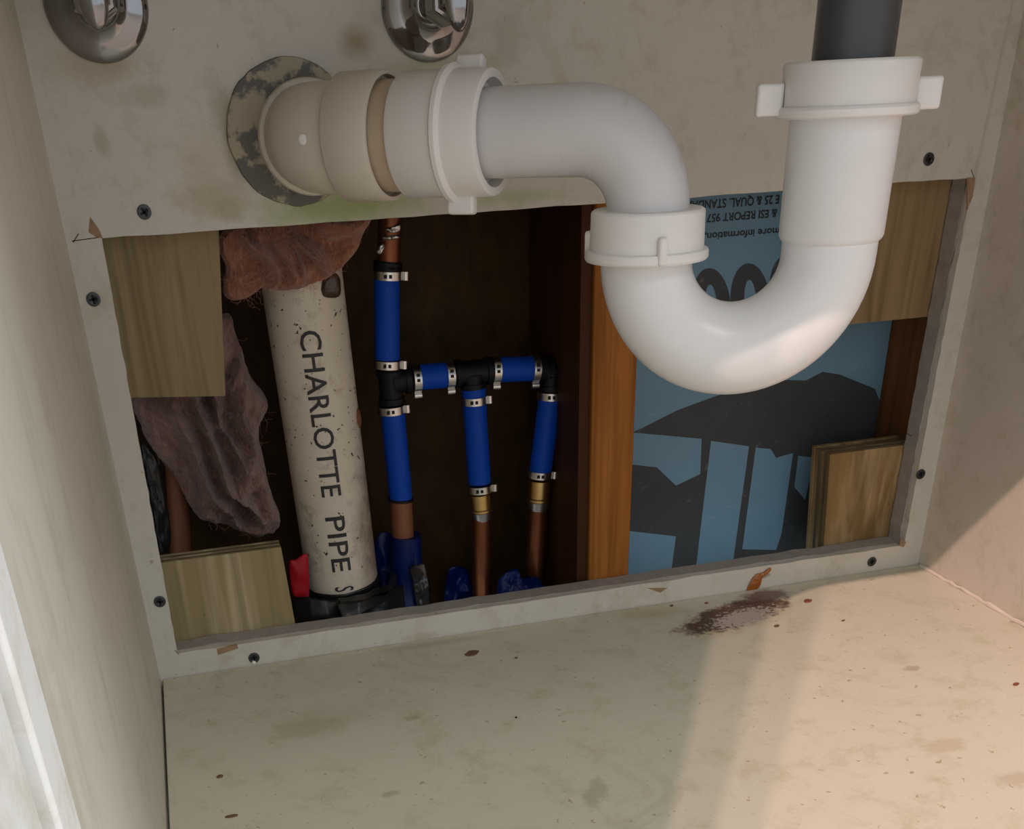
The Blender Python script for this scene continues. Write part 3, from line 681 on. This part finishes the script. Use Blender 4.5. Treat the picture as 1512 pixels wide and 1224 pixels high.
# ------------------------------------------------------------------ chrome shut-off valves at the top
def valve(px, py, label):
    c = P(px, py, 0); t = thing('shutoff_valve', label, 'valve', c, 'chrome valves on the back panel')
    R = .0203
    G().lathe(c, (0, -1, 0), [(0, R), (.0012, R*1.0), (.0022, R*.97), (.0034, R*.86), (.0046, R*.66), (.0060, R*.48), (.0085, R*.40), (.0100, R*.38), (.0105, R*.3)], 64).out('escutcheon', M_chrome, t, True, sharp=60)
    G().tube([c, c+Vector((0, -.036, 0))], .0062, 32).out('stub_pipe', M_chrome, t, True)
    b = c+Vector((0, -.030, 0))
    G().lathe(b, (0, -1, 0), [(-.009, .0075), (-.008, .0092), (.004, .0092), (.006, .0085), (.012, .0085), (.013, .006), (.02, .005)], 6).out('valve_body', M_chrome, t, bevel=.0006)
    G().lathe(b+Vector((0, -.003, .004)), (0, 0, 1), [(0, .0065), (.012, .0065), (.0125, .0085), (.022, .0085), (.0225, .006), (.06, .0045)], 24).out('outlet', M_chrome, t, True)
    g = G(); v = b+Vector((0, -.020, 0)); n = 36
    VV = []; FF = []
    for j in range(13):
        ph = math.pi*j/12
        for i in range(n): VV.append(v+Vector((math.cos(2*math.pi*i/n)*math.sin(ph)*.0055, -.003*math.cos(ph)-.003, math.sin(2*math.pi*i/n)*math.sin(ph)*.012)))
    for j in range(12):
        for i in range(n): FF.append((j*n+i, j*n+(i+1) % n, (j+1)*n+(i+1) % n, (j+1)*n+i))
    g.add(VV, FF).out('oval_handle', M_chrome, t, True, sharp=80)
valve(142, 6, 'left chrome shut-off valve with round wall plate at the top of the panel')
valve(631, 10, 'right chrome shut-off valve with round wall plate above the drain trap')

# ------------------------------------------------------------------ debris
M_flk = simple('brown_flake', (.13, .07, .035), .8, var=.4, scale=400)
M_flr = simple('rust_red_flake', (.22, .06, .03), .7, var=.4, scale=400)
def flake(px, py, a, b, rot, mat, label, th=.0007):
    c = PF(px, py); n = 11; pts = []
    for i in range(n):
        t = 2*math.pi*i/n; k = random.uniform(.75, 1.1); x, y = a*k*math.cos(t), b*k*math.sin(t)
        pts.append(c+Vector((x*math.cos(rot)-y*math.sin(rot), x*math.sin(rot)+y*math.cos(rot), 0)))
    tag(G().prism(pts, (0, 0, th)).out('debris_flake', mat, bevel=.0002), label, 'debris', 'flakes on the cabinet floor')
flake(697, 965, .0044, .0030, .25, M_flk, 'largest brown flake on the floor below the blue tubes')
flake(1193, 888, .0028, .0022, .1, M_flr, 'rust-red flake right of the dark floor stain near the back strip')
flake(1147, 925, .0017, .0013, .4, M_flk, 'small dark flake just below the right end of the dark floor stain')
flake(342, 1206, .0030, .0010, .05, M_flk, 'long dark flake on the floor at the bottom left')
flake(325, 1147, .0018, .0012, .2, M_flk, 'faint brown speck above the long dark flake at bottom left')
flake(762, 972, .0010, .0008, 0, M_flk, 'tiny dark speck right of the largest brown flake')
flake(762, 1060, .0007, .0006, 0, M_hole, 'tiny black speck in the middle of the floor')
flake(1500, 1011, .0019, .0012, .3, M_flr, 'small rust-brown flake on the floor near the right edge of the picture')
flake(1245, 917, .0013, .0006, .2, M_flk, 'thin dark splinter on the floor far right of the stain')
flake(1043, 891, .0012, .0009, .2, M_flr, 'small reddish speck on the floor above the left end of the stain')
flake(992, 895, .0013, .0008, .2, M_flk, 'small dark speck left of the stain near the back strip')
# amber resin drip on the lower strip
c = P(1113, 862, -.0006)
tag(pillow('resin_drip', O([(1103, 872), (1108, 858), (1116, 848), (1126, 845), (1136, 838), (1138, 842), (1126, 852), (1120, 868)], -.0004), -.0006, .0012, .0004, simple('amber_resin', (.32, .10, .015), .2, var=.4), None, .4, 200, 10, 6), 'amber resin drip on the bottom strip above the dark floor stain', 'resin')
